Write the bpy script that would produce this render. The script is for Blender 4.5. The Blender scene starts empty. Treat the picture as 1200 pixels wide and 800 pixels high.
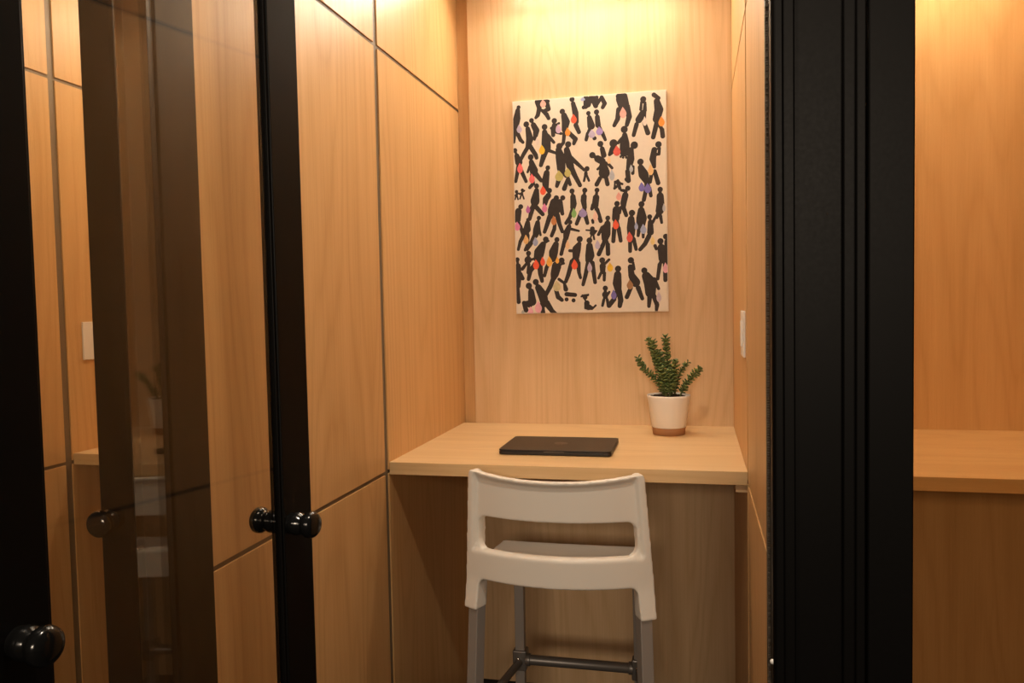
import bpy, bmesh, math, random
from mathutils import Vector, Matrix
random.seed(7)
PI = math.pi
C = bpy.context.scene.collection

# ------------------------------------------------------------------ light settings
LED_S = 112.0
LED_T = 38.0
LED_Y = 2.66
FILL_Y = 1.85  # depth of the added fill panels
FILL_S = 8.0
DOWN_P = 14.0
COR_P = 75.0
WORLD_S = 0.02
EXPO = 0.25

# ------------------------------------------------------------------ measures (metres)
XL, XR = -0.8286, 0.1214          # inner faces of the middle booth
Y1, Y2 = 2.0387, 2.7627           # desk front edge, back wall
ZD, TH = 0.9506, 0.0346           # desk top and thickness
ZT, ZLO = 2.0765, 0.925           # upper and lower wall joints
PW = 0.078                        # partition thickness
XLL = XL - 1.0280                 # inner face, far side of the left-hand booth
XRR = XR + PW + 0.95
YF, YR = 1.08, 1.18               # front and rear of the black frames
YB = 2.83
ZC = 2.52                         # booth ceiling
ZH = 2.45                         # underside of the header

# ------------------------------------------------------------------ helpers
def link(name, me, mats, parent=None):
    o = bpy.data.objects.new(name, me)
    C.objects.link(o)
    for m in (mats if isinstance(mats, (list, tuple)) else [mats]):
        me.materials.append(m)
    if parent is not None:
        o.parent = parent
    return o

def obj(name, bm, mats, parent=None, smooth=False, bevel=0, seg=2, origin=None):
    bmesh.ops.recalc_face_normals(bm, faces=bm.faces[:])
    if origin is not None:
        bmesh.ops.translate(bm, verts=bm.verts[:], vec=-Vector(origin))
    me = bpy.data.meshes.new(name)
    bm.to_mesh(me); bm.free()
    for p in me.polygons: p.use_smooth = bool(smooth)
    o = link(name, me, mats, parent)
    if origin is not None:
        o.location = origin
    if bevel:
        b = o.modifiers.new('bevel', 'BEVEL'); b.width = bevel; b.segments = seg
        b.limit_method = 'ANGLE'; b.angle_limit = math.radians(40)
    return o

def thing(name, label, cat, loc=(0, 0, 0), rotz=0, group=None):
    o = bpy.data.objects.new(name, None); C.objects.link(o)
    o.empty_display_size = 0.05
    o.location = loc; o.rotation_euler = (0, 0, rotz)
    return tag(o, label, cat, group)

def tag(o, label, cat, group=None):
    o['label'] = label; o['category'] = cat
    if group: o['group'] = group
    return o

def structure(o, label=None):
    o['kind'] = 'structure'
    if label: o['label'] = label
    return o

def box(bm, x0, x1, y0, y1, z0, z1, mi=0):
    vs = [bm.verts.new((x, y, z)) for z in (z0, z1) for x, y in ((x0, y0), (x1, y0), (x1, y1), (x0, y1))]
    for f in ((0, 3, 2, 1), (4, 5, 6, 7), (0, 1, 5, 4), (1, 2, 6, 5), (2, 3, 7, 6), (3, 0, 4, 7)):
        bm.faces.new([vs[i] for i in f]).material_index = mi

def prism(bm, pts, z0, z1, mi=0):
    lo = [bm.verts.new((x, y, z0)) for x, y in pts]; hi = [bm.verts.new((x, y, z1)) for x, y in pts]
    n = len(pts)
    bm.faces.new(lo[::-1]).material_index = mi; bm.faces.new(hi).material_index = mi
    for i in range(n):
        bm.faces.new((lo[i], lo[(i+1) % n], hi[(i+1) % n], hi[i])).material_index = mi

def lathe(bm, prof, n=32, M=None, mi=0):
    M = M or Matrix()
    rings = []
    for r, h in prof:
        if r < 1e-6: rings.append([bm.verts.new(M @ Vector((0, 0, h)))])
        else: rings.append([bm.verts.new(M @ Vector((r*math.cos(2*PI*i/n), r*math.sin(2*PI*i/n), h))) for i in range(n)])
    for a, b in zip(rings, rings[1:]):
        for i in range(n):
            j = (i+1) % n
            if len(a) == 1 and len(b) == 1: continue
            if len(a) == 1: f = (a[0], b[i], b[j])
            elif len(b) == 1: f = (a[i], a[j], b[0])
            else: f = (a[i], a[j], b[j], b[i])
            bm.faces.new(f).material_index = mi

def tube(bm, pts, r, n=16, cap=True, mi=0):
    pts = [Vector(p) for p in pts]
    rs = r if isinstance(r, (list, tuple)) else [r]*len(pts)
    prev = None; rings = []
    for i, p in enumerate(pts):
        t = (pts[min(i+1, len(pts)-1)] - pts[max(i-1, 0)]).normalized()
        a = prev if prev is not None else (Vector((0, 0, 1)) if abs(t.z) < .9 else Vector((1, 0, 0)))
        u = (a - t*a.dot(t)).normalized(); w = t.cross(u); prev = u
        rings.append([bm.verts.new(p + (u*math.cos(2*PI*k/n) + w*math.sin(2*PI*k/n))*rs[i]) for k in range(n)])
    for a, b in zip(rings, rings[1:]):
        for k in range(n):
            bm.faces.new((a[k], a[(k+1) % n], b[(k+1) % n], b[k])).material_index = mi
    if cap:
        bm.faces.new(rings[0][::-1]).material_index = mi; bm.faces.new(rings[-1]).material_index = mi

def bar(bm, p0, p1, w, d, ang=0, mi=0):
    """square bar from p0 to p1, section w x d turned by ang about z"""
    p0, p1 = Vector(p0), Vector(p1)
    u = Vector((math.cos(ang), math.sin(ang), 0)); v = Vector((-math.sin(ang), math.cos(ang), 0))
    rr = []
    for p in (p0, p1):
        rr.append([bm.verts.new(p + u*(sx*w/2) + v*(sy*d/2)) for sx, sy in ((-1, -1), (1, -1), (1, 1), (-1, 1))])
    a, b = rr
    bm.faces.new(a[::-1]).material_index = mi; bm.faces.new(b).material_index = mi
    for k in range(4):
        bm.faces.new((a[k], a[(k+1) % 4], b[(k+1) % 4], b[k])).material_index = mi

# ------------------------------------------------------------------ materials
def new_mat(name):
    m = bpy.data.materials.new(name); m.use_nodes = True
    nt = m.node_tree; b = nt.nodes['Principled BSDF']
    return m, nt, b

def plain(name, col, rough=.5, metal=0, spec=.5, bump=0, bscale=200, coat=0):
    m, nt, b = new_mat(name)
    b.inputs['Base Color'].default_value = (*col, 1); b.inputs['Roughness'].default_value = rough
    b.inputs['Metallic'].default_value = metal; b.inputs['Specular IOR Level'].default_value = spec
    b.inputs['Coat Weight'].default_value = coat
    tc = nt.nodes.new('ShaderNodeTexCoord'); n = nt.nodes.new('ShaderNodeTexNoise')
    n.inputs['Scale'].default_value = bscale; n.inputs['Detail'].default_value = 3
    nt.links.new(tc.outputs['Object'], n.inputs['Vector'])
    mr = nt.nodes.new('ShaderNodeMapRange'); mr.inputs[3].default_value = max(0, rough-.05); mr.inputs[4].default_value = min(1, rough+.05)
    nt.links.new(n.outputs['Fac'], mr.inputs[0]); nt.links.new(mr.outputs[0], b.inputs['Roughness'])
    if bump:
        bp = nt.nodes.new('ShaderNodeBump'); bp.inputs['Strength'].default_value = bump; bp.inputs['Distance'].default_value = .001
        nt.links.new(n.outputs['Fac'], bp.inputs['Height']); nt.links.new(bp.outputs[0], b.inputs['Normal'])
    return m

WOOD_L = (0.68, 0.465, 0.255); WOOD_D = (0.53, 0.335, 0.160)
def wood(name, axis, light=WOOD_L, dark=WOOD_D, off=0.0, rough=.42):
    """oak-look laminate, grain along axis (0 x, 1 y, 2 z)"""
    m, nt, b = new_mat(name); N = nt.nodes.new; L = nt.links.new
    tc = N('ShaderNodeTexCoord')
    def mp(along, across):
        n = N('ShaderNodeMapping'); s = [across]*3; s[axis] = along
        n.inputs['Scale'].default_value = s; n.inputs['Location'].default_value = (off, off*1.7, off*.6)
        L(tc.outputs['Object'], n.inputs['Vector']); return n.outputs[0]
    def noise(v, sc, det=4, ro=.55, dist=0):
        n = N('ShaderNodeTexNoise'); n.inputs['Scale'].default_value = sc; n.inputs['Detail'].default_value = det
        n.inputs['Roughness'].default_value = ro; n.inputs['Distortion'].default_value = dist
        L(v, n.inputs['Vector']); return n.outputs['Fac']
    def math_(op, a, b_=None, c=None):
        n = N('ShaderNodeMath'); n.operation = op
        for i, x in enumerate((a, b_, c)):
            if x is None: continue
            if isinstance(x, (int, float)): n.inputs[i].default_value = x
            else: L(x, n.inputs[i])
        return n.outputs[0]
    fine = noise(mp(1.6, 90), 2.2, 5, .6)
    band = noise(mp(.35, 9), 1.5, 3, .5)
    low = noise(mp(.45, 4.2), 1.0, 2, .4, .25)
    ring = math_('PINGPONG', math_('MULTIPLY', low, 34.0), 1.0)
    ring = math_('POWER', ring, 2.2)
    pore = math_('GREATER_THAN', noise(mp(5, 190), 2.0, 2, .5), .64)
    t = math_('ADD', math_('MULTIPLY', fine, .75), math_('MULTIPLY', band, .70))
    t = math_('ADD', t, math_('MULTIPLY', ring, .30))
    t = math_('ADD', t, math_('MULTIPLY', pore, .14))
    mr = N('ShaderNodeMapRange'); mr.inputs[1].default_value = .46; mr.inputs[2].default_value = 1.22
    L(t, mr.inputs[0])
    mx = N('ShaderNodeMix'); mx.data_type = 'RGBA'
    mx.inputs[6].default_value = (*light, 1); mx.inputs[7].default_value = (*dark, 1)
    L(mr.outputs[0], mx.inputs[0]); L(mx.outputs[2], b.inputs['Base Color'])
    b.inputs['Roughness'].default_value = rough; b.inputs['Specular IOR Level'].default_value = .35
    bp = N('ShaderNodeBump'); bp.inputs['Strength'].default_value = .12; bp.inputs['Distance'].default_value = .0006
    L(fine, bp.inputs['Height']); L(bp.outputs[0], b.inputs['Normal'])
    return m

def glass(name, tint, refl=1.0):
    """clear pane: Fresnel mirror over tinted straight transmission (both faces of the slab count)"""
    m = bpy.data.materials.new(name); m.use_nodes = True
    nt = m.node_tree; nt.nodes.clear(); N = nt.nodes.new; L = nt.links.new
    out = N('ShaderNodeOutputMaterial'); mix = N('ShaderNodeMixShader')
    tr = N('ShaderNodeBsdfTransparent'); tr.inputs[0].default_value = (*tint, 1)
    gl = N('ShaderNodeBsdfGlossy'); gl.inputs['Roughness'].default_value = 0.0; gl.inputs[0].default_value = (refl, refl, refl, 1)
    fr = N('ShaderNodeFresnel'); ge = N('ShaderNodeNewGeometry'); mr = N('ShaderNodeMapRange')
    mr.inputs[3].default_value = 1.5; mr.inputs[4].default_value = 1/1.5
    L(ge.outputs['Backfacing'], mr.inputs[0]); L(mr.outputs[0], fr.inputs['IOR'])
    L(fr.outputs[0], mix.inputs[0]); L(tr.outputs[0], mix.inputs[1]); L(gl.outputs[0], mix.inputs[2])
    L(mix.outputs[0], out.inputs['Surface'])
    return m

def emit(name, col, s):
    m = bpy.data.materials.new(name); m.use_nodes = True
    nt = m.node_tree; nt.nodes.clear()
    out = nt.nodes.new('ShaderNodeOutputMaterial'); e = nt.nodes.new('ShaderNodeEmission')
    e.inputs[0].default_value = (*col, 1); e.inputs[1].default_value = s
    nt.links.new(e.outputs[0], out.inputs['Surface']); return m

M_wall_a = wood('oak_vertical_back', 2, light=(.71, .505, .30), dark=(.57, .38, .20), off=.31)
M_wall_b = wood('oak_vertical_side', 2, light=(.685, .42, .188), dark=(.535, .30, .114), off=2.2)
M_desk = wood('oak_horizontal', 0, light=(.74, .525, .285), dark=(.62, .41, .20), off=.9, rough=.4)
M_joint = plain('bronze_joint', (.165, .122, .080), .5)
M_black = plain('black_lacquer', (.0030, .0026, .0024), .45, spec=.12)
M_knob = plain('black_gloss', (.006, .006, .006), .16)
M_floor = plain('dark_carpet', (.012, .0105, .010), .95, bump=.6, bscale=400)
M_ceil = plain('ceiling_white', (.62, .5, .36), .8)
M_glass = glass('tinted_glass', (.98, .96, .92))
M_glass2 = glass('tinted_glass_dark', (.945, .85, .71))
M_glass3 = glass('clear_glass', (.95, .93, .90))
M_white = plain('white_plastic', (.80, .765, .70), .34, spec=.45, bump=.03, bscale=900)
M_grey = plain('grey_anodised', (.33, .305, .285), .45, metal=.35)
M_greyd = plain('grey_anodised_dark', (.17, .158, .148), .40, metal=.5)
M_steel = plain('steel_screw', (.6, .58, .55), .25, metal=1)
M_lap = plain('laptop_black', (.030, .0265, .025), .42, metal=.55)
M_logo = plain('laptop_mark', (.020, .018, .017), .30, metal=.6)
M_scoop = plain('laptop_notch', (.16, .15, .145), .3, metal=.8)
M_rub = plain('rubber', (.01, .01, .01), .8)
M_switch = plain('switch_white', (.82, .80, .76), .35)
M_brush = plain('brush_pile', (.085, .065, .045), .95, bump=1, bscale=900)
M_pot = plain('pot_white', (.80, .77, .73), .45)
M_clay = plain('pot_base_cork', (.34, .155, .06), .7, bump=.2)
M_soil = plain('soil', (.025, .014, .008), .95, bump=1, bscale=300)
M_stem = plain('stem_green', (.10, .12, .035), .6)
M_metal = plain('lamp_metal', (.6, .6, .6), .4, metal=1)
M_led = emit('led_diffuser', (1.0, .88, .70), LED_S)

M_fill = emit('fill_diffuser', (1.0, .86, .66), FILL_S)  # glow of the added fill panels

def leaf_mat():
    m, nt, b = new_mat('succulent_leaf'); N = nt.nodes.new; L = nt.links.new
    tc = N('ShaderNodeTexCoord'); n = N('ShaderNodeTexNoise'); n.inputs['Scale'].default_value = 120
    L(tc.outputs['Object'], n.inputs['Vector'])
    cr = N('ShaderNodeValToRGB'); cr.color_ramp.elements[0].color = (.045, .085, .020, 1); cr.color_ramp.elements[1].color = (.21, .27, .085, 1)
    cr.color_ramp.elements[0].position = .35; cr.color_ramp.elements[1].position = .7
    L(n.outputs['Fac'], cr.inputs[0]); L(cr.outputs[0], b.inputs['Base Color'])
    b.inputs['Roughness'].default_value = .38
    return m
M_leaf = leaf_mat()

# ------------------------------------------------------------------ setting
bm = bmesh.new(); box(bm, -4.2, 3.4, -4.6, YB+.05, -.06, 0)
structure(obj('floor', bm, M_floor))
bm = bmesh.new(); box(bm, XLL-.1, XRR+.1, YF, YB+.05, ZC, ZC+.05)
structure(obj('ceiling', bm, M_ceil))

def panel_wall(name, face, sgn, other, mat):
    """booth side wall: core slab with flush panels on the face at x=face (looking along sgn), plain panel on the other face"""
    bm = bmesh.new()
    rec = .004
    lo, hi = sorted((face - sgn*rec, other))
    box(bm, lo, hi, YR, YB, 0, ZC, 1)
    ys = ((YR, Y1-.031), (Y1-.004, YB-.001))
    zs = ((0, ZLO-.0055), (ZLO+.0055, ZT-.0055), (ZT+.0055, ZC))
    x0, x1 = sorted((face, face - sgn*(rec+.002)))
    for y0, y1 in ys:
        for z0, z1 in zs:
            box(bm, x0, x1, y0, y1, z0, z1, 0)
    return structure(obj(name, bm, [mat, M_joint]))

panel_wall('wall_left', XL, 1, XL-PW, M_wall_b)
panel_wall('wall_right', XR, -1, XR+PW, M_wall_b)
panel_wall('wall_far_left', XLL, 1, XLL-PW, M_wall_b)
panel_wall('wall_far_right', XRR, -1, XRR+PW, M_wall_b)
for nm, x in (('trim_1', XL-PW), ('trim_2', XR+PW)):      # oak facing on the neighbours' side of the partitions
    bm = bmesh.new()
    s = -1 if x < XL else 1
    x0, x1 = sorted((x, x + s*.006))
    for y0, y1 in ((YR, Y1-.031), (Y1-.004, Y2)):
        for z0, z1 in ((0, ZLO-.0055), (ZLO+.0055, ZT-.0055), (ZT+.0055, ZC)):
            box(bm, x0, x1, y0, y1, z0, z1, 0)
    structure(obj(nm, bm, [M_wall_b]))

def back(name, x0, x1, tname):
    bm = bmesh.new(); box(bm, x0+.045, x1, Y2, Y2+.05, 0, ZC)
    structure(obj(name, bm, M_wall_a, bevel=.0015))
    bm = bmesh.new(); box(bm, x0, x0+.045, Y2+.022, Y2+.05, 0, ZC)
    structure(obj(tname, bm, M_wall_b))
back('wall_back', XL, XR, 'trim_3')
back('wall_back_left', XLL, XL-PW-.006, 'trim_4')
back('wall_back_right', XR+PW+.006, XRR, 'trim_5')

# black posts between the booths
def post(name, prof):
    bm = bmesh.new(); prism(bm, prof, 0, ZH)
    return structure(obj(name, bm, M_black, bevel=.0016, seg=2))
rp = post('trim_6', [(.096, YR), (.096, YF+.004), (.100, YF), (.1105, YF), (.1105, YF+.006), (.125, YF+.006), (.125, YF+.017),
                     (.184, YF+.017), (.184, YF+.007), (.198, YF+.007), (.198, YF), (.2095, YF), (.2095, YR)])
lp = post('trim_7', [(-.8745, YR), (-.8745, YF), (-.871, YF), (-.871, YF+.017), (-.829, YF+.017), (-.829, YF+.006), (-.819, YF+.006),
                     (-.819, YF), (-.807, YF), (-.803, YF+.004), (-.803, YR)])
bm = bmesh.new(); box(bm, XLL-.1, XRR+.1, YF, YR, ZH, ZC)
structure(obj('trim_8', bm, M_black))
bm = bmesh.new()
for i in range(700):                                     # pile seal down the right-hand reveal
    z = .02 + i*(ZH-.04)/700
    box(bm, .0925, .0961, 1.118+random.uniform(-.0015, .0015), 1.124+random.uniform(-.0015, .0015), z, z+.0024)
o = obj('brush_seal', bm, M_brush, rp)
bm = bmesh.new(); lathe(bm, [(0, .004), (.0022, .0035), (.0032, .002), (.0034, 0)], 16, Matrix.Translation((.096, 1.085, 0.898)) @ Matrix.Rotation(-PI/2, 4, 'Y'))
o = obj('bumper_dot', bm, M_switch, rp, smooth=True); o['label'] = 'tiny white bumper dot on the frame edge'

# doors -------------------------------------------------------------
KNOB = [(0, .047), (.010, .0467), (.0165, .0448), (.0200, .041), (.0210, .0365), (.0205, .032), (.0185, .0285), (.0155, .026), (.0135, .0235),
        (.0145, .021), (.0172, .0175), (.0185, .013), (.0182, .0085), (.0165, .004), (.0165, 0)]
def knob(parent, p, d):
    z = Vector(d).normalized(); q = z.to_track_quat('Z', 'Y').to_matrix().to_4x4()
    bm = bmesh.new(); lathe(bm, KNOB, 36, Matrix.Translation(p) @ q)
    return obj('door_knob', bm, M_knob, parent, smooth=True)

# the open glass door of the middle booth, swung a little past square
door = thing('door_1', 'open black-framed glass door of the middle booth', 'door', (-.65, 1.0, 0), -math.radians(7.5)); del door['category']
structure(door)
def dbox(name, x0, x1, y0, y1, z0, z1, m, **k):
    bm = bmesh.new(); box(bm, x0, x1, y0, y1, z0, z1); return obj(name, bm, m, door, **k)
A, B_ = -.014, .010
dbox('door_stile', A, B_, .107, .180, .004, ZH, M_black, bevel=.0015)
dbox('door_stile', A, B_, -.390, -.298, .004, ZH, M_black, bevel=.0015)
dbox('door_rail', A, B_, -.298, .107, ZH-.09, ZH, M_black, bevel=.0015)
dbox('door_rail', A, B_, -.298, .107, .004, .12, M_black, bevel=.0015)
for x0, x1 in ((-.010, -.0045), (.0015, .007)):
    dbox('glazing_bead', x0, x1, .103, .107, .12, ZH-.09, M_black, bevel=.001)
    dbox('glazing_bead', x0, x1, -.298, -.294, .12, ZH-.09, M_black, bevel=.001)
g = dbox('glass_pane', -.0045, .0015, -.297, .106, .118, ZH-.088, M_glass); g['label'] = 'tinted clear glass'
for y in (.126, -.335):
    for x, d in ((B_, 1), (A, -1)):
        knob(door, (x, y, 1.043), (d, 0, 0))

def closed_door(name, x0, x1, stile_l, stile_r, knob_x, label, gm):
    d = thing(name, label, 'door', (x0, YF+.02, 0)); del d['category']; structure(d)
    o = Vector((x0, YF+.02, 0))
    def p(nm, bm, m, **k):
        bmesh.ops.translate(bm, verts=bm.verts[:], vec=-o); return obj(nm, bm, m, d, **k)
    ya, yb = YF-.004, YF+.036
    bm = bmesh.new(); box(bm, x0, x0+stile_l, ya, yb, .004, ZH); p('door_stile', bm, M_black, bevel=.002)
    bm = bmesh.new(); box(bm, x1-stile_r, x1, ya, yb, .004, ZH); p('door_stile', bm, M_black, bevel=.002)
    bm = bmesh.new(); box(bm, x0+stile_l, x1-stile_r, ya, yb, ZH-.09, ZH); p('door_rail', bm, M_black, bevel=.002)
    bm = bmesh.new(); box(bm, x0+stile_l, x1-stile_r, ya, yb, .004, .12); p('door_rail', bm, M_black, bevel=.002)
    bm = bmesh.new(); box(bm, x0+stile_l-.004, x1-stile_r+.004, YF+.013, YF+.021, .118, ZH-.088)
    q = p('glass_pane', bm, gm); q['label'] = 'tinted clear glass'
    for y, s in ((ya, -1), (yb, 1)):
        knob(d, (knob_x-o.x, y-o.y, 1.052), (0, s, 0))
    return d
closed_door('door_2', XLL+.03, -.8755, .055, .058, -.905, 'closed glass door of the left-hand booth', M_glass)
closed_door('door_3', .2115, XRR-.03, .0535, .055, XRR-.058, 'closed glass door of the right-hand booth', M_glass2)

# narrow glass return standing against the front of the left post
fin = thing('window_1', 'narrow upright glass return on the left post', 'window', (-.80, 1.02, 0), math.radians(5.5)); del fin['category']
structure(fin)
bm = bmesh.new(); box(bm, -.0065, -.0005, -.033, .046, .02, ZH-.02)
g = obj('glass_pane', bm, M_glass3, fin); g['label'] = 'clear glass'
bm = bmesh.new(); box(bm, -.010, .0, .046, .0605, 0, ZH); obj('edge_channel', bm, M_black, fin, bevel=.001)
bm = bmesh.new(); box(bm, -.009, .0, -.0365, -.033, 0, ZH); obj('edge_channel', bm, M_black, fin, bevel=.0008)
bm = bmesh.new(); box(bm, -.009, .0, -.033, .046, 0, .02); obj('edge_channel', bm, M_black, fin)

# ------------------------------------------------------------------ built-in desks
def desk(x0, x1, label):
    t = thing('built_in_desk', label, 'desk', (x0, Y2, ZD), group='built-in booth desks')
    bm = bmesh.new(); box(bm, 0, x1-x0, Y1-Y2, 0, -TH, 0)
    obj('desktop', bm, M_desk, t, bevel=.0012)
    bm = bmesh.new(); box(bm, x1-x0-.028, x1-x0, Y1-Y2+.012, 0, -TH-.020, -TH)
    obj('support_cleat', bm, M_wall_a, t)
    return t
desk(XL, XR, 'oak desk with the closed laptop and potted succulent on it')
desk(XLL, XL-PW-.006, 'oak desk glimpsed through the open glass door at far left, in the left-hand booth')
desk(XR+PW+.006, XRR, 'empty oak desk behind the closed glass at far right')

# light switches
def switch(x, y0, y1, s, label):
    t = thing('light_switch', label, 'light switch', (x, (y0+y1)/2, 1.291), group='white wall switches')
    w = (y1-y0)/2
    bm = bmesh.new(); x0, x1 = sorted((0, s*.006)); box(bm, x0, x1, -w, w, -.059, .059)
    obj('switch_plate', bm, M_switch, t, bevel=.0015)
    bm = bmesh.new(); x0, x1 = sorted((s*.005, s*.0095)); box(bm, x0, x1, -.018, .018, -.034, .034)
    obj('rocker', bm, M_switch, t, bevel=.002)
switch(XR, 2.085, 2.20, -1, 'white switch on the oak wall right of the desk')
switch(XLL, 2.095, 2.21, 1, 'white switch seen through the open glass door at far left')

# ------------------------------------------------------------------ strip lights over the desks, plus an added fill panel per booth
def lamp(xc, label):
    t = thing('strip_light', label, 'ceiling light', (xc, LED_Y, ZC-.012), group='booth strip lights'); t.rotation_euler.x = -math.radians(LED_T)
    bm = bmesh.new(); box(bm, -.30, .30, -.022, .022, -.022, 0); obj('lamp_housing', bm, M_metal, t, bevel=.001)
    bm = bmesh.new(); box(bm, -.294, .294, -.017, .017, -.027, -.0222); obj('lamp_diffuser', bm, M_led, t)
    t = thing('fill_panel', label.replace('strip light', 'added square fill panel').replace('above the painting', 'above the stool'), 'ceiling light', (xc, FILL_Y, ZC), group='added fill panels')  # unseen panel added to even out the booth light, not a known fitting
    bm = bmesh.new(); box(bm, -.22, .22, -.22, .22, -.014, 0); obj('lamp_housing', bm, M_metal, t, bevel=.001)
    bm = bmesh.new(); box(bm, -.205, .205, -.205, .205, -.017, -.0142); obj('lamp_diffuser', bm, M_fill, t)
lamp((XL+XR)/2, 'strip light on the ceiling above the painting')
lamp((XLL+XL-PW)/2, 'strip light on the ceiling of the left-hand booth')
lamp((XR+PW+XRR)/2, 'strip light on the ceiling of the right-hand booth')

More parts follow.
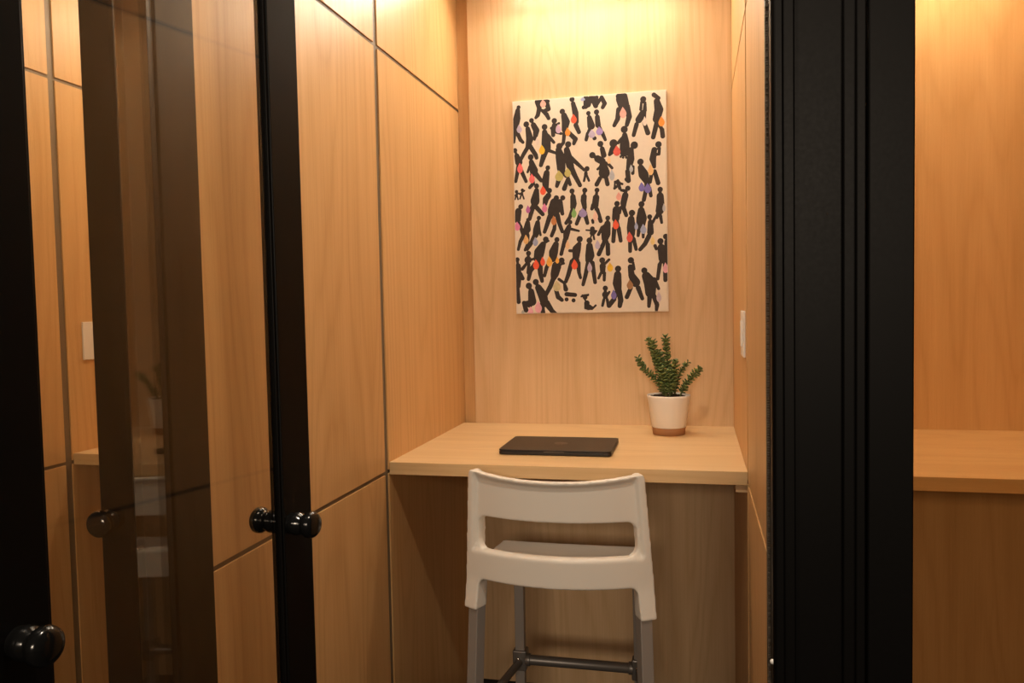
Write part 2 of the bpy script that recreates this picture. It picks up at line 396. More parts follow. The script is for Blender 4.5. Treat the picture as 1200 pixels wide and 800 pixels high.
# ------------------------------------------------------------------ painting
FIGS=[[[226,7222,63],[196,7117,74,157,6827,116,112,6510,79],[95,6512,63,30,6035,53],[137,6402,68,269,6099,63,361,6003,47]],[[489,6617,90],[541,6454,74,606,6104,116,540,5842,84],[540,5842,68,370,5586,63,255,5379,53],[623,5837,74,809,5532,68,835,5440,58]],[[679,6737,74],[747,6573,84,842,6381,100,792,6092,58]],[[899,7367,84,965,7140,74,906,6906,68,834,6821,47],[1209,7344,84,1291,7089,68,1127,7022,58],[1056,7054,47,1217,6910,68,1285,6768,58],[953,7379,53,1279,7354,53]],[[1138,6482,90],[1135,6308,79,1183,5960,142,1179,5748,148],[1258,6167,58,1455,5932,47],[1168,5696,105,1053,5384,79,983,5175,63],[1276,5662,53,1572,5538,42]],[[1484,6669,84],[1481,6522,74,1452,6418,74],[1371,6424,42,1645,6574,37],[1424,6367,63,1437,6181,63],[1505,6309,63,1719,6215,42]],[[1770,6965,84],[1827,6824,90,1888,6599,126,1840,6339,90],[1839,6286,63,1789,5894,53,1668,5770,58],[1989,6223,68,2210,5998,74,2154,5844,53]],[[2115,7353,79],[2150,7209,68,2225,6889,95,2252,6573,74],[2234,6469,74,2337,6226,63]],[[1647,5787,100],[1612,5668,90,1678,5399,148,1699,5028,132],[1687,4949,95,1594,4609,74,1537,4426,58],[1751,4919,84,1856,4754,53],[1935,4644,63,2002,4455,53]],[[1955,5831,95],[1904,5650,90,1948,5383,126,2023,5062,116],[2028,5378,74,2293,5125,58,2503,4918,42],[2049,5007,95,2179,4736,74,2345,4410,63],[1919,4645,53,1795,4323,74]],[[2594,4960,79],[2555,4820,53,2554,4742,58],[2527,4717,37,2487,4550,37],[2591,4713,37,2657,4552,37]],[[68,5738,74],[131,5547,79,199,5328,116],[196,5221,74,74,4665,53],[265,5057,68,445,4645,53]],[[627,5474,90],[645,5302,79,728,5003,132],[582,5145,42,507,4963,37],[770,4921,84,984,4642,58],[659,4874,63,697,4551,58,573,4424,53]],[[1227,5071,74],[1186,4898,90,1137,4634,116,1143,4367,90]],[[95,4303,53],[92,4180,47],[8,4168,26,177,4245,26],[69,4143,26,34,4037,26],[114,4141,26,145,4032,26]],[[306,4346,53],[287,4213,47],[204,4212,26,383,4326,26],[259,4171,26,212,4050,26],[314,4169,26,356,4043,26]],[[816,4464,79],[813,4304,79,752,3959,142,751,3932,142],[647,3696,84,546,3324,58],[775,3744,74,1017,3475,63]],[[1267,4281,84],[1231,4107,90,1136,3994,95,1106,3835,74]],[[1508,4014,84],[1450,3846,148,1413,3582,190,1290,3400,74],[1624,3865,95,1715,3461,58],[1262,3375,79,1147,3059,68,1072,2858,58],[1462,3259,42,1418,2940,63,1321,2719,58],[1535,3416,79,1611,3093,63,1699,2849,58]],[[1735,4007,79]],[[2063,4224,79],[2092,4027,84,2110,3787,100,2086,3656,84],[2091,3629,68,1967,3316,58,1840,3135,58]],[[2508,4228,79],[2473,4008,90,2460,3876,90,2494,3637,68],[2373,3484,68,2206,3093,58],[2491,3452,74,2582,3104,58]],[[234,3770,79],[147,3612,105,108,3318,105],[209,3097,58,298,2824,63]],[[491,3301,63],[472,3194,79,445,2969,121],[400,2901,74,198,2557,58,120,2279,47],[464,2763,63,457,2440,53,365,2254,47]],[[878,3349,68],[831,3190,74,798,2939,121,745,2752,90],[886,2935,42,927,2756,37],[700,2711,74,557,2436,63,443,2268,47]],[[1980,3157,68],[1935,2999,74,1850,2790,105,1820,2604,79],[1987,2928,47,2282,2842,32],[1792,2552,74,1694,2235,58,1648,2065,58]],[[2750,2897,74],[2536,2863,26,2898,2817,26],[2748,2754,84],[2715,2676,26,2692,2613,26],[2784,2673,32,2809,2540,32]],[[1111,2593,90],[1208,2536,32],[1009,2420,95,872,2156,163,824,1942,142],[866,1859,95,902,1400,79,952,1145,58],[709,1729,84,539,1518,74,467,1222,58]],[[484,2131,79],[463,1899,116],[377,1740,47,252,1592,58],[574,1907,42,685,1935,37],[488,1736,53,455,1456,53]],[[1504,2573,79],[1468,2414,90,1376,2139,142,1345,1925,116],[1262,1874,63,1120,1609,63,1044,1331,53]],[[1660,1845,90],[1729,1741,42],[1477,1652,148,1407,1386,132,1349,1199,74],[1332,1173,74,1246,959,74,1064,639,63],[1435,847,63,1513,576,74,1647,465,58],[1551,1194,47,1739,1055,42,1790,839,74],[1814,666,68,2112,633,63],[1811,483,63],[2055,446,63]],[[74,1922,74],[97,1694,90,90,1314,116,72,988,90],[192,1420,53,256,1255,63],[70,879,63,94,432,68]],[[473,989,100],[553,786,95,585,433,132],[488,326,95,283,395,63],[283,384,63,356,138,79]],[[725,1118,95],[815,916,105,965,642,148,1026,370,126],[1097,368,105,1285,95,74,1410,11,47],[931,317,74,965,35,74]],[[2305,2559,95],[2286,2400,68,2192,2217,132,2166,1952,105],[2110,2156,47,1948,2173,47],[2023,1796,74,1879,1319,68,1794,1107,58],[2238,1736,74,2260,1415,58,2310,1227,47]],[[2642,2504,90],[2639,2319,100,2650,1989,142,2615,1831,111],[2587,1725,74,2472,1249,63,2398,985,53],[2731,1721,74,2818,1054,58]],[[2461,545,74],[2371,611,32],[2570,633,32],[2327,569,26,2570,607,26],[2522,341,84,2471,170,42],[2563,206,95,2697,166,53],[2697,134,32,2827,255,32]],[[2596,7384,74,2586,7072,74],[2776,7370,63,2930,7072,74],[2966,7355,58,2920,7088,68],[3134,7342,63,3236,7127,68,3166,7002,58]],[[2754,7356,74,2686,7116,68,2510,7051,58]],[[2672,6841,68],[2702,6687,74,2761,6406,116],[2640,6153,58,2584,5948,53],[2871,5981,63]],[[2953,6862,79],[2977,6689,74,2999,6416,84],[3138,6146,63,3240,5905,47]],[[3710,7339,84,3903,7324,95],[3823,7237,179,3873,7053,169],[3715,6884,84,3669,6577,74,3551,6367,58],[3986,6967,95,4060,6626,84,3978,6358,63]],[[4536,7172,90],[4597,7050,42,4583,6794,63],[4474,7085,37,4450,6840,47],[4515,6696,105,4384,6500,105],[4305,6351,68,4202,5997,58],[4563,6384,58,4677,6042,74]],[[4891,7293,68,5048,7169,58],[4986,7071,90,5054,6785,132,4974,6483,116],[4957,6280,74,4855,5886,68],[5149,6113,68,5172,5896,68]],[[3888,6209,105],[3901,6017,79,3897,5732,142,3894,5473,153],[3795,5894,58,3673,5772,47],[3839,5268,37],[3943,5262,37],[3756,5299,37]],[[3516,5767,121],[3514,5574,116,3380,5400,53]],[[3069,5775,90],[3130,5599,74,3180,5387,84]],[[2788,5411,95],[2967,5279,105,3124,5181,105],[3164,5048,105,3187,4785,169],[3323,5091,47,3457,4937,42],[3031,4977,42,2961,4923,37],[3041,4610,63,2922,4406,68],[3253,4598,63,3292,4402,68]],[[4218,5659,111],[4113,5521,74,4088,5201,116,4027,4893,84],[3984,4792,74,4006,4479,74,3944,4524,63],[4168,4937,47,4155,4720,53]],[[5026,5633,95],[5061,5503,42,5038,5309,47],[4966,5303,47],[4886,5462,84,4831,5157,100,4880,4896,53],[4888,4741,63,5002,4347,68],[4785,4669,58,4740,4387,47]],[[4418,5088,95],[4426,4896,90,4517,4658,148,4607,4446,95],[4604,4187,63,4517,3802,63],[4707,4182,63,4756,3931,53]],[[3671,4403,74],[3551,4461,37,3796,4375,37],[3651,4498,42,3710,4234,53],[3532,4243,42,3627,4316,42]],[[3982,4220,79],[3918,4129,53,3762,4168,42],[3895,3989,95,3829,3731,95,3828,3627,79],[3827,3575,68,3918,3309,58]],[[5066,4127,79],[5064,3905,105,5071,3646,116,5043,3415,121],[4991,3339,63,4943,3186,47],[5067,3232,53,5105,3013,42]],[[2929,4211,74],[2894,3961,100,2858,3699,105],[2799,3702,74,2744,3583,53],[2919,3538,74,3041,3153,63],[2765,3186,47,2775,3112,42]],[[3609,3717,84],[3590,3508,121,3560,3221,116],[3733,3591,42,3699,3399,42],[3503,2882,68,3465,2447,63],[3650,2876,68,3718,2453,58]],[[3286,3244,74],[3273,3050,95,3215,2709,142,3181,2553,105],[3091,2925,58,2960,2693,47],[3114,2344,68,2961,2021,68],[3273,2338,68,3279,2021,68]],[[4112,3380,95],[4083,3172,100,4079,2885,132,4077,2676,116],[4037,2415,63,4033,2090,58],[4158,2489,63,4237,2146,53]],[[4437,3662,90],[4425,3454,100,4432,3183,158,4403,2976,132],[4339,2796,63,4310,2604,47],[4484,2790,53,4481,2545,42]],[[4706,3223,74],[4730,3040,79,4726,2702,100],[4807,3037,47,4944,3291,32],[4673,2574,74,4541,2318,68,4372,2131,58],[4876,2238,53,4916,2133,47]],[[5057,2388,90],[5081,2169,111,5128,1803,126],[5023,1598,63,4951,1120,53],[5203,1592,63,5208,1071,63]],[[5238,2537,84],[5262,2370,68,5266,1695,79]],[[3075,1806,90],[3088,1604,95,3085,1419,79],[3179,1697,42,3308,1819,42],[3026,1367,47,2938,1194,42],[3143,1364,53,3134,1125,47]],[[3615,1498,95],[3597,1298,111,3577,1008,137,3606,796,105],[3642,742,84,3691,424,84,3656,223,68],[3459,455,74,3286,241,74]],[[3167,843,79],[3164,620,100],[3108,435,47,3062,245,42],[3230,433,47,3254,273,47],[3260,645,42,3303,708,37]],[[4055,1775,95],[4127,1688,42,4156,1477,47],[4036,1549,79,4074,1259,100,4202,1019,142],[4043,838,63,3902,525,68],[4289,832,74,4425,461,58]],[[4504,1415,90],[4569,1219,132,4701,980,190,4703,665,158],[4837,1107,63,4978,785,47],[4675,508,74,4645,194,53],[4820,532,74,4920,241,68,4898,53,47]]]
BAGS=[(238,6475,95,158,'lav'),(873,6007,84,158,'pale'),(1099,7289,105,148,'pink'),(1031,5704,105,179,'yel'),(1625,6380,100,169,'vio'),(1946,6253,95,158,'org'),(2163,6684,105,169,'red'),(1624,4767,148,200,'olv'),(1923,4867,116,169,'olv'),(239,5112,105,190,'rose'),(656,4730,105,179,'rose'),(1043,4292,105,169,'red'),(498,3666,79,148,'mag'),(1087,3687,95,169,'mag2'),(1407,3235,95,179,'brn'),(2120,3464,90,179,'grn'),(2427,3456,148,169,'blu'),(98,3091,105,169,'mag2'),(405,2615,95,179,'tan'),(741,2527,95,169,'blu2'),(1881,2378,79,169,'pch'),(748,1728,111,190,'red'),(987,1829,84,169,'red'),(1223,1821,105,200,'org2'),(1508,1855,63,126,'org2'),(1475,954,142,200,'kha'),(523,97,95,169,'pnk2'),(244,69,63,74,'gry'),(802,228,126,221,'pnk2'),(2113,1687,111,190,'red'),(2638,1580,84,190,'lav'),(2488,7330,79,74,'blu2'),(2783,6133,121,158,'lav'),(3044,6215,121,158,'vio2'),(3854,6770,116,200,'pink'),(4579,6435,74,169,'pale'),(5136,6385,105,179,'org'),(3628,5505,126,190,'red2'),(3449,4692,95,200,'blg'),(3351,5209,63,137,'pch'),(4105,4879,63,137,'blg'),(4760,4800,95,200,'pch2'),(4450,4237,105,169,'blu3'),(4656,4185,116,179,'blu3'),(3675,3964,95,148,'pink'),(5187,3512,53,148,'blg'),(2863,3331,90,200,'pink2'),(3557,3011,105,179,'red'),(2923,2340,95,169,'lav'),(4023,2563,105,190,'red2'),(4489,2816,105,179,'blu2'),(4252,2930,63,148,'blu2'),(4800,2413,74,158,'yel2'),(5217,1478,95,190,'pnk2'),(3342,1559,105,169,'yel'),(3455,614,95,179,'blu3'),(4013,944,111,179,'brn2'),(4985,502,84,190,'lav2')]

def painting():
    X0, X1, Z0, Z1 = -.6211, -.0907, 1.3426, 2.0868
    W, H, D = X1-X0, Z1-Z0, .015
    bm = bmesh.new()
    box(bm, 0, W, -D, 0, 0, H, 0)
    bmesh.ops.bevel(bm, geom=[e for e in bm.edges if abs(e.verts[0].co.y + D) < 1e-6 and abs(e.verts[1].co.y + D) < 1e-6], offset=.003, segments=2, affect='EDGES')
    cols = dict(lav=(.50, .46, .66), pale=(.76, .68, .64), pink=(.80, .42, .38), yel=(.90, .55, .06), vio=(.62, .46, .66), org=(.80, .33, .07),
                red=(.84, .13, .07), olv=(.50, .47, .18), rose=(.82, .18, .20), mag=(.48, .16, .46), mag2=(.74, .26, .50), brn=(.56, .24, .10),
                grn=(.24, .48, .18), blu=(.34, .30, .62), tan=(.74, .48, .22), blu2=(.36, .42, .66), pch=(.86, .62, .40), org2=(.88, .47, .10),
                kha=(.62, .56, .34), pnk2=(.80, .44, .58), gry=(.40, .42, .44), vio2=(.36, .28, .66), red2=(.66, .12, .10), blg=(.48, .52, .60),
                pch2=(.88, .58, .30), blu3=(.20, .18, .55), pink2=(.86, .60, .54), yel2=(.84, .66, .30), brn2=(.38, .22, .12), lav2=(.62, .54, .64))
    names = sorted(cols)
    def mat(nm, c, amp):
        m, nt, b = new_mat(nm); tc = nt.nodes.new('ShaderNodeTexCoord'); n = nt.nodes.new('ShaderNodeTexNoise')
        n.inputs['Scale'].default_value = 90; n.inputs['Detail'].default_value = 4
        nt.links.new(tc.outputs['Object'], n.inputs['Vector'])
        cr = nt.nodes.new('ShaderNodeMix'); cr.data_type = 'RGBA'
        cr.inputs[6].default_value = (*[x*(1-amp) for x in c], 1); cr.inputs[7].default_value = (*[min(1, x*(1+amp)) for x in c], 1)
        nt.links.new(n.outputs['Fac'], cr.inputs[0]); nt.links.new(cr.outputs[2], b.inputs['Base Color'])
        b.inputs['Roughness'].default_value = .75; b.inputs['Specular IOR Level'].default_value = .25
        return m
    mats = [mat('canvas_cream', (.78, .715, .63), .04), mat('ink_figures', (.043, .037, .037), .25)] + [mat('paint_'+n, cols[n], .22) for n in names]
    def clampp(x, z): return (min(max(x, .002), W-.002), min(max(z, .002), H-.002))
    def hull(pts):
        pts = sorted(set((round(a, 6), round(b, 6)) for a, b in pts))
        if len(pts) < 3: return None
        def half(ps):
            h = []
            for p in ps:
                while len(h) >= 2 and (h[-1][0]-h[-2][0])*(p[1]-h[-2][1])-(h[-1][1]-h[-2][1])*(p[0]-h[-2][0]) <= 1e-12: h.pop()
                h.append(p)
            return h[:-1]
        return half(pts) + half(pts[::-1])
    lay = [0]
    def poly(pts, mi, y):
        h = hull([clampp(*p) for p in pts])
        if not h or len(h) < 3: return
        lay[0] += 1
        yy = y - (lay[0] % 40)*2.5e-6
        f = bm.faces.new([bm.verts.new((a, yy, b)) for a, b in h]); f.material_index = mi
    def circ(x, z, r, n=20): return [(x+r*math.cos(2*PI*i/n), z+r*math.sin(2*PI*i/n)) for i in range(n)]
    for fig in FIGS:
        body = fig[1] if len(fig) > 1 else None
        for si, s in enumerate(fig):
            if body and si != 1 and (si > 1 or len(s) == 3):          # join heads and limbs to the body
                cand = [body[i:i+3] for i in range(0, len(body), 3)]
                q = min(cand, key=lambda c: (c[0]-s[0])**2 + (c[1]-s[1])**2)
                dd = math.hypot(q[0]-s[0], q[1]-s[1])
                if 0 < dd < 430:
                    k = .62 if si == 0 else .9
                    ra, rb = min(s[2], q[2])*k/1e4, min(q[2], s[2]*1.3)*k/1e4
                    poly(circ(s[0]/1e4, s[1]/1e4, ra) + circ(q[0]/1e4, q[1]/1e4, rb), 1, -D-.0002)
            P = [(s[i]/1e4, s[i+1]/1e4, s[i+2]*1.14/1e4) for i in range(0, len(s), 3)]
            if len(P) == 1:
                x, z, r = P[0]; poly(circ(x, z, r), 1, -D-.0002)
            for (xa, za, ra), (xb, zb, rb) in zip(P, P[1:]):
                poly(circ(xa, za, ra) + circ(xb, zb, rb), 1, -D-.0002)
    for x, z, w, h, c in BAGS:
        x, z, w, h = x/1e4, z/1e4, w/1e4, h/1e4
        poly([(x+w*math.cos(a)*(1-.35*max(0, math.sin(a))), z-h*.08+h*math.sin(a)*.82) for a in [2*PI*i/22 for i in range(22)]] + [(x-w*.1, z+h)],
             2+names.index(c), -D-.0004)
    me = bpy.data.meshes.new('painting')
    for f in bm.faces: f.normal_update()
    for f in bm.faces:
        if f.material_index and f.normal.y > 0: f.normal_flip()
    bm.to_mesh(me); bm.free()
    o = link('painting', me, mats); o.location = (X0, Y2, Z0)
    tag(o, 'cream canvas of black walking figures carrying coloured bags, hung on the oak back wall', 'painting')
painting()

# ------------------------------------------------------------------ laptop
def laptop():
    w, d = .322, .2276
    t = thing('laptop', 'closed dark grey laptop lying on the oak desk', 'laptop', (-.3931, 2.2941, ZD), .0013)
    def rr(bm, w, d, r, z0, z1, n=8):
        pts = []
        for cx, cy, a0 in ((w/2-r, d/2-r, 0), (-w/2+r, d/2-r, 90), (-w/2+r, -d/2+r, 180), (w/2-r, -d/2+r, 270)):
            for i in range(n+1):
                a = math.radians(a0+90*i/n); pts.append((cx+r*math.cos(a), cy+r*math.sin(a)))
        prism(bm, pts, z0, z1)
    bm = bmesh.new(); rr(bm, w, d, .013, .0012, .0108); obj('laptop_base', bm, M_lap, t, bevel=.0018, seg=3)
    bm = bmesh.new(); rr(bm, w, d, .013, .0113, .0157); lid = obj('laptop_lid', bm, M_lap, t, bevel=.0014, seg=3)
    bm = bmesh.new(); box(bm, -.029, .029, -d/2-.0004, -d/2+.010, .0094, .0112); obj('opening_notch', bm, M_scoop, t)
    for sx in (-1, 1):
        for sy in (-1, 1):
            bm = bmesh.new(); lathe(bm, [(0, 0), (.007, 0), (.007, .0016), (0, .0016)], 20, Matrix.Translation((sx*.13, sy*.085, 0)))
            obj('rubber_foot', bm, M_rub, t)
    # fruit-shaped mark: rounded body with a bite and a leaf, glossy on the matt lid
    pts = []
    for i in range(64):
        a = 2*PI*i/64
        r = .0215*(1 + .06*math.cos(2*a)) * (1 - .17*math.exp(-((a-PI/2)/.22)**2) - .10*math.exp(-((a-1.5*PI)/.20)**2))
        x, y = r*math.cos(a)*.98, r*math.sin(a)
        bx, by, br = .0265, .003, .0115
        dd = math.hypot(x-bx, y-by)
        if dd < br: x, y = bx+(x-bx)*br/dd, by+(y-by)*br/dd
        pts.append((x, y))
    bm = bmesh.new(); prism(bm, [(-x, -y) for x, y in pts], .01565, .01582)
    lf = [(.001+.0095*math.sin(PI*i/10)*.35+.006*i/10, .0205+.0115*i/10) for i in range(11)] + [(.001-.0095*math.sin(PI*i/10)*.35+.006*i/10, .0205+.0115*i/10) for i in range(9, 0, -1)]
    prism(bm, [(-x, -y) for x, y in lf], .01565, .01582)
    obj('lid_mark', bm, M_logo, lid)
laptop()

# ------------------------------------------------------------------ potted succulent
STEMS = [
 ([(-.014, 0, .120), (-.029, 0, .166), (-.056, 0, .191), (-.083, -.004, .217), (-.095, -.006, .247)], .0092),
 ([(-.015, .012, .120), (-.027, .012, .198), (-.043, .014, .258), (-.063, .016, .304)], .0095),
 ([(-.009, -.010, .120), (-.021, -.010, .190), (-.042, -.012, .255), (-.047, -.013, .300)], .0100),
 ([(-.005, 0, .120), (-.002, 0, .224), (-.006, .002, .284), (-.008, .003, .316)], .0098),
 ([(.003, -.018, .120), (.018, -.020, .191), (.023, -.022, .236)], .0105),
 ([(.017, .020, .120), (.032, .022, .187), (.049, .024, .217), (.062, .025, .229)], .0075),
 ([(.034, -.012, .120), (.059, -.014, .170), (.081, -.016, .195), (.099, -.018, .211)], .0100),
 ([(-.006, -.025, .120), (-.011, -.028, .181), (-.020, -.030, .214)], .0105),
 ([(.004, -.030, .120), (.006, -.034, .172), (-.001, -.036, .205)], .0105),
 ([(-.012, 0, .120), (-.019, .004, .204), (-.028, .006, .267)], .0095),
 ([(.010, .010, .120), (.012, .014, .180), (.008, .016, .225)], .0100)]
def plant():
    t = thing('potted_succulent', 'green succulent in a white pot with a brown base, on the desk', 'plant', (-.0885, 2.5905, ZD))
    R0, R1, H = .0505, .0690, .1275
    rad = lambda z: R0 + (R1-R0)*z/H
    bm = bmesh.new()
    lathe(bm, [(0, .024), (rad(.023)-.001, .024), (rad(.0255), .0262), (rad(.12), .12), (R1, H-.001), (R1-.001, H), (R1-.003, H), (R1-.0042, H-.003), (R1-.006, .105), (0, .105)], 48)
    obj('pot', bm, M_pot, t, smooth=True)
    bm = bmesh.new(); lathe(bm, [(0, 0), (rad(0)-.001, 0), (rad(0), .001), (rad(.0235), .0235), (rad(.0235)-.002, .0245), (0, .0245)], 48)
    o = obj('pot_base', bm, M_clay, t, smooth=True); o['label'] = 'brown cork-coloured base of the pot'
    bm = bmesh.new()
    lathe(bm, [(0, .1215), (.02, .1225), (.04, .1225), (.056, .1205), (R1-.0055, .119), (R1-.0055, .108), (0, .108)], 40)
    for v in bm.verts:
        if v.co.z > .1185 and v.co.to_2d().length < .058: v.co.z += random.uniform(-.001, .0045)
    obj('soil', bm, M_soil, t)
    rnd = random.Random(3)
    for pts, L in STEMS:
        P = [Vector(p) for p in pts]
        # resample
        dense = []
        for a, b in zip(P, P[1:]):
            n = max(2, int((b-a).length/.004))
            dense += [a.lerp(b, i/n) for i in range(n)]
        dense.append(P[-1])
        for _ in range(6):
            dense = [dense[0]] + [(dense[i-1]+dense[i]*2+dense[i+1])/4 for i in range(1, len(dense)-1)] + [dense[-1]]
        bm = bmesh.new(); tube(bm, dense, .0028, 8, mi=1)
        k = 0; dist = 0; nxt = .016
        for i in range(1, len(dense)):
            dist += (dense[i]-dense[i-1]).length
            if dist < nxt: continue
            nxt += .0056; k += 1
            tan = (dense[i]-dense[i-1]).normalized()
            u = tan.orthogonal().normalized(); w = tan.cross(u)
            a0 = k*1.5 + rnd.uniform(-.25, .25)
            tip = min(1, (len(dense)-i)/3.0)
            for s in (0, PI):
                a = a0+s
                out = u*math.cos(a)+w*math.sin(a)
                d = (out*.86 + tan*(.50+.5*(1-tip)) + Vector((0, 0, .08))).normalized()
                side = tan.cross(out).normalized(); nn = d.cross(side).normalized()
                ln = L*(1.58)*rnd.uniform(.85, 1.12)*(.72+.28*tip); wd = ln*.50
                base = dense[i]+out*.0015
                ring = []
                for f, ww, hh in ((0, .30, .20), (.3, .8, .34), (.62, 1, .36), (.86, .66, .26)):
                    c = base + d*(ln*f) + nn*(-.10*ln*f*f)
                    ring.append([bm.verts.new(c + side*(wd*ww*math.cos(2*PI*j/8)) + nn*(wd*hh*math.sin(2*PI*j/8))) for j in range(8)])
                e = bm.verts.new(base + d*ln - nn*(.10*ln))
                for A, B in zip(ring, ring[1:]):
                    for j in range(8): bm.faces.new((A[j], A[(j+1) % 8], B[(j+1) % 8], B[j]))
                bm.faces.new(ring[0][::-1])
                for j in range(8): bm.faces.new((ring[-1][j], ring[-1][(j+1) % 8], e))
        obj('stem', bm, [M_leaf, M_stem], t, smooth=True)
plant()

# ------------------------------------------------------------------ counter stool
def stool():
    SX, SY = -.340, 1.838
    t = thing('counter_stool', 'white plastic counter stool with grey metal legs, facing the desk', 'stool', (SX, SY, 0))
    R = .455; yc = R                      # back shell is an arc, convex towards -y, rearmost point at y = 0
    T = lambda a, b, x: (lambda q: q*q*(3-2*q))(min(1, max(0, (x-a)/(b-a))))
    ZB, ZS0, ZS1, ZTOP, ZSL = .692, .768, .853, .955, .611
    SE = .250                             # half width (arc length) 
    def half(z): return SE + .006 - .027*(z-ZSL)/(ZTOP-ZSL)
    us, ur = .221, .030                   # slot half length, corner radius
    def slot(s):
        a = abs(s)
        if a >= us: return None
        e = us - a; hh = (ZS1-ZS0)/2
        cut = 0 if e > ur else ur - math.sqrt(max(0, ur*ur-(ur-e)**2))
        return ZS0+cut, ZS1-cut*.8
    ul, lr = .209, .020                   # where the leg sleeves begin, fillet
    def bottom(s):
        a = abs(s)
        if a >= ul: return ZSL
        e = ul - a
        if e < .003: return ZSL + (ZB-lr-ZSL)*e/.003
        return ZB - (lr - math.sqrt(max(0, lr*lr-(lr-min(e-.003, lr))**2)))
    def top(s):
        a = abs(s); e = SE-.0005-a
        return ZTOP + .016*(a/SE)**2 - (0 if e > .010 else .010 - math.sqrt(max(0, .010**2-(.010-max(e, 0))**2)))
    pos = sorted(set([round(x, 5) for x in
          [i*.01 for i in range(0, 18)] + [us-ur+ur*(1-math.cos(PI/2*i/7))*0 + ur*math.sin(PI/2*i/7) for i in range(8)] +
          [ul-.003-lr*(1-math.sin(PI/2*i/6)) for i in range(7)] + [ul, ul+.006, us+.0015, us+.004, .230, .235, .240, .245, SE]]))
    cols_ = [-x for x in pos[::-1] if x > 0] + pos
    def outer_r(s, z):
        # top panel sits back between the side posts
        k = (1-T(.226, .232, abs(s)))*T(.768, .790, z)*(1-T(top(s)-.013, top(s)-.006, z))*(1 if z > .6 else 0)
        kk = T(.762, .772, z)*(1-T(top(s)-.013, top(s)-.006, z))*(1-T(.226, .232, abs(s)))
        lean = .030*T(.86, .99, z)*0
        return R - .013*kk*(1-T(.228, .232, abs(s)))
    def thick(s, z):
        side = T(.2225, .227, abs(s))*T(.68, .72, z) + T(.204, .211, abs(s))*(1-T(.68, .72, z))
        return .020 + side*(.024 - .014*T(.80, .96, z))
    def P(s, z, inner):
        sc = half(z)/half(ZB)
        ph = s*sc/R
        r = outer_r(s, z)-(thick(s, z) if inner else 0)
        lean = -.016*max(0, z-.69)/.27 - .010*max(0, .69-z)/.09     # back rakes a little; sleeves kick out
        return Vector((r*math.sin(ph), yc - r*math.cos(ph) + lean + .008, z))
    bm = bmesh.new()
    NA, NB = 14, 16
    grid = {}
    for i, s in enumerate(cols_):
        sl = slot(s); mid = (ZS0+ZS1)/2
        b0, t0 = bottom(s), top(s)
        lo_t, hi_b = sl if sl else (mid, mid)
        for inner in (0, 1):
            for j in range(NB+1): grid[i, 'b', j, inner] = bm.verts.new(P(s, b0+(lo_t-b0)*j/NB, inner))
            for j in range(NA+1):
                if not sl and j == 0: grid[i, 'a', 0, inner] = grid[i, 'b', NB, inner]
                else: grid[i, 'a', j, inner] = bm.verts.new(P(s, hi_b+(t0-hi_b)*j/NA, inner))
    n = len(cols_)
    def quad(*v):
        v = [x for k, x in enumerate(v) if x not in v[:k]]
        if len(v) > 2:
            try: bm.faces.new(v)
            except ValueError: pass
    for i in range(n-1):
        for part, N_ in (('b', NB), ('a', NA)):
            for j in range(N_):
                for inner in (0, 1):
                    q = [grid[i, part, j, inner], grid[i+1, part, j, inner], grid[i+1, part, j+1, inner], grid[i, part, j+1, inner]]
                    quad(*(q if not inner else q[::-1]))
        for key, j in (('b', 0), ('a', NA)):
            quad(grid[i, key, j, 0], grid[i, key, j, 1], grid[i+1, key, j, 1], grid[i+1, key, j, 0])
        if slot(cols_[i]) or slot(cols_[i+1]):
            quad(grid[i, 'b', NB, 0], grid[i, 'b', NB, 1], grid[i+1, 'b', NB, 1], grid[i+1, 'b', NB, 0])
            quad(grid[i, 'a', 0, 0], grid[i, 'a', 0, 1], grid[i+1, 'a', 0, 1], grid[i+1, 'a', 0, 0])
    for i in (0, n-1):
        for part, N_ in (('b', NB), ('a', NA)):
            for j in range(N_):
                quad(grid[i, part, j, 0], grid[i, part, j+1, 0], grid[i, part, j+1, 1], grid[i, part, j, 1])
    o = obj('backrest', bm, M_white, t, smooth=True)
    rm = o.modifiers.new('remesh', 'REMESH'); rm.mode = 'VOXEL'; rm.voxel_size = .0028; rm.use_smooth_shade = True
    sm = o.modifiers.new('smooth', 'SMOOTH'); sm.factor = .5; sm.iterations = 7
    # seat: dished, rounded corners, waterfall front
    bm = bmesh.new(); NU, NV = 40, 36
    def seat(u, v, under):
        y = .045 + v*.365
        hw = .205 + .012*math.sin(PI*v)
        rc = .05
        e = min(v, 1)*.365; f_ = (1-v)*.365
        if f_ < rc: hw -= rc - math.sqrt(max(0, rc*rc-(rc-f_)**2))
        # rear edge follows the back
        yb = yc - math.sqrt(max(0, (R-.02)**2-(u*hw)**2)) + .006
        y = yb + (.410-yb)*v
        z = .712 - .018*v - .008*(1-u*u)*math.sin(PI*min(1, v*1.1)) - .012*T(.86, 1, v)
        if under: z -= .018 - .006*max(abs(u)**6, T(.85, 1, v))
        return Vector((u*hw, y, z))
    G = {}
    for k in (0, 1):
        for i in range(NU+1):
            for j in range(NV+1): G[i, j, k] = bm.verts.new(seat(-1+2*i/NU, j/NV, k))
    for i in range(NU):
        for j in range(NV):
            quad(G[i, j, 0], G[i+1, j, 0], G[i+1, j+1, 0], G[i, j+1, 0]); quad(G[i, j, 1], G[i, j+1, 1], G[i+1, j+1, 1], G[i+1, j, 1])
    for i in range(NU):
        for j in (0, NV): quad(G[i, j, 0], G[i, j, 1], G[i+1, j, 1], G[i+1, j, 0])
    for j in range(NV):
        for i in (0, NU): quad(G[i, j, 0], G[i, j+1, 0], G[i, j+1, 1], G[i, j, 1])
    o = obj('seat', bm, M_white, t, smooth=True)
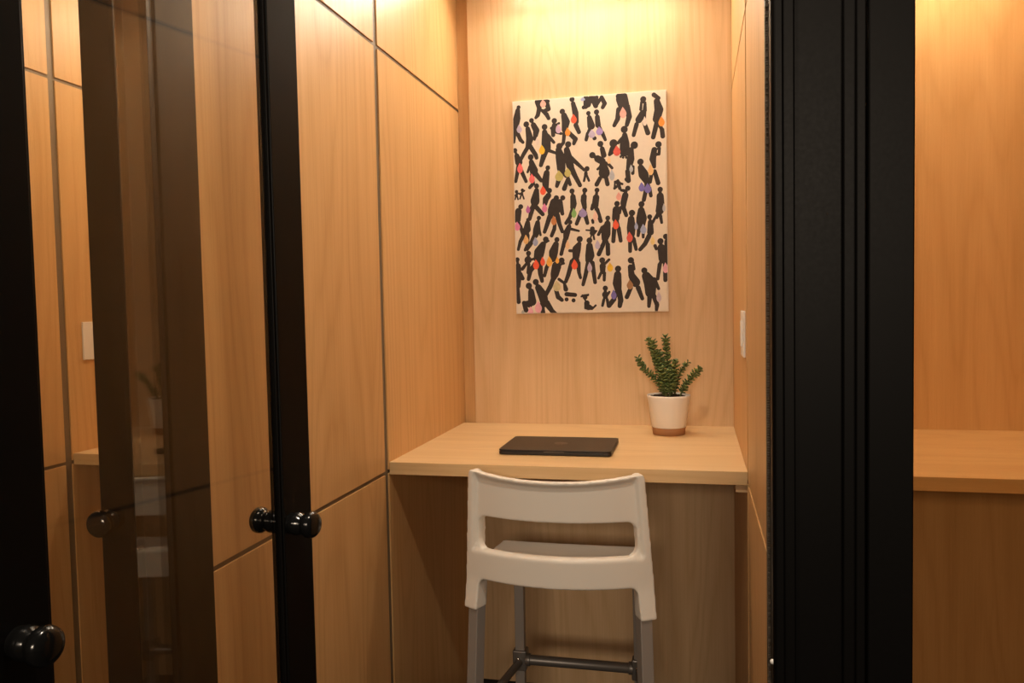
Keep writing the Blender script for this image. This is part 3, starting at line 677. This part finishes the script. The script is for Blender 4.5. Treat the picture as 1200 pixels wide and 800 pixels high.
    rm = o.modifiers.new('remesh', 'REMESH'); rm.mode = 'VOXEL'; rm.voxel_size = .0035; rm.use_smooth_shade = True
    sm = o.modifiers.new('smooth', 'SMOOTH'); sm.factor = .5; sm.iterations = 5
    # legs
    foot = {}
    for sx in (-1, 1):
        ph = sx*.229/R; r = R-.021
        a = Vector((r*math.sin(ph), yc-r*math.cos(ph)+.004, .640))
        b = Vector((a.x+sx*.016, a.y-.055, .012))
        bm = bmesh.new(); bar(bm, a, b, .031, .031, ph); o = obj('leg', bm, M_grey, t, bevel=.002)
        bm = bmesh.new(); bar(bm, b+Vector((0, 0, .010)), (b.x, b.y, 0), .034, .034, ph); obj('foot_cap', bm, M_rub, o, bevel=.003)
        foot[sx] = (a, b)
        a2 = Vector((sx*.171, .395, .672)); b2 = Vector((sx*.176, .410, .012))
        bm = bmesh.new(); bar(bm, a2, b2, .028, .026, 0); o = obj('leg', bm, M_grey, t, bevel=.002)
        bm = bmesh.new(); bar(bm, b2+Vector((0, 0, .010)), (b2.x, b2.y, 0), .031, .029, 0); obj('foot_cap', bm, M_rub, o, bevel=.003)
        # clamp with screw on the front leg
        zc = .333; f = (.672-zc)/.66
        c = a2.lerp(b2, f)
        bm = bmesh.new(); bar(bm, c+Vector((0, 0, -.030)), c+Vector((0, 0, .030)), .041, .040, 0)
        cl = obj('clamp', bm, M_greyd, t, bevel=.004)
        bm = bmesh.new(); lathe(bm, [(0, .003), (.003, .0028), (.005, .001), (.005, -.002), (0, -.002)], 18, Matrix.Translation(c+Vector((-.004, -.0201, .006))) @ Matrix.Rotation(PI/2, 4, 'X'))
        obj('screw', bm, M_steel, cl, smooth=True)
        # side rail to the back leg
        g = foot[sx][0].lerp(foot[sx][1], (.640-zc)/.628)
        bm = bmesh.new(); tube(bm, [c+Vector((0, -.012, -.004)), g+Vector((0, .010, 0))], .011, 18); obj('side_rail', bm, M_greyd, t, smooth=False)
        foot[sx] = foot[sx] + (c,)
    c0, c1 = foot[-1][2], foot[1][2]
    bm = bmesh.new()
    tube(bm, [c0+Vector((.016, -.004, 0)), c0+Vector((.030, -.004, 0)), c0+Vector((.0301, -.004, 0)), c1-Vector((.0301, .004, 0)), c1-Vector((.030, .004, 0)), c1-Vector((.016, .004, 0))],
         [.018, .018, .0145, .0145, .018, .018], 24)
    o = obj('footrest_bar', bm, M_greyd, t, smooth=True, bevel=.001)
    e = o.modifiers.new('edge', 'EDGE_SPLIT'); e.split_angle = math.radians(35)
stool()

# ------------------------------------------------------------------ light, camera, look
def area(name, loc, target, sx, sy, power, col):
    l = bpy.data.lights.new(name, 'AREA'); l.shape = 'RECTANGLE'; l.size = sx; l.size_y = sy; l.energy = power; l.color = col
    o = bpy.data.objects.new(name, l); C.objects.link(o); o.location = loc
    o.rotation_euler = (Vector(target)-Vector(loc)).to_track_quat('-Z', 'Y').to_euler()
    return o
l = bpy.data.lights.new('corridor_downlight', 'AREA'); l.shape = 'DISK'; l.size = .12; l.energy = DOWN_P; l.color = (1, .83, .64)
o = bpy.data.objects.new('corridor_downlight', l); C.objects.link(o); o.location = (-.15, .66, 2.75)
area('corridor_lamp', (.15, -3.6, 2.30), (-.35, 2.2, .7), 1.3, .5, COR_P, (1, .80, .60))

w = bpy.data.worlds.new('world'); bpy.context.scene.world = w; w.use_nodes = True
w.node_tree.nodes['Background'].inputs[0].default_value = (1, .82, .64, 1)
w.node_tree.nodes['Background'].inputs[1].default_value = WORLD_S

f, yaw, pit, rol, h = 930.0, .228448586, .0481865844, -.0200637588, 1.38159905
c, s = math.cos(yaw), math.sin(yaw)
fw = Vector((-s*math.cos(pit), c*math.cos(pit), -math.sin(pit))); r0 = Vector((c, s, 0)); u0 = r0.cross(fw)
r = r0*math.cos(rol)+u0*math.sin(rol); u = -r0*math.sin(rol)+u0*math.cos(rol)
cam = bpy.data.cameras.new('camera'); co = bpy.data.objects.new('camera', cam); C.objects.link(co)
cam.sensor_width = 36; cam.lens = f*36/1200; cam.clip_start = .02
m = Matrix((r, u, -fw)).transposed().to_4x4(); m.translation = Vector((0, 0, h)); co.matrix_world = m
sc = bpy.context.scene; sc.camera = co
sc.view_settings.view_transform = 'Standard'; sc.view_settings.look = 'None'
sc.view_settings.gamma = 1; sc.view_settings.use_curve_mapping = False
sc.view_settings.exposure = EXPO
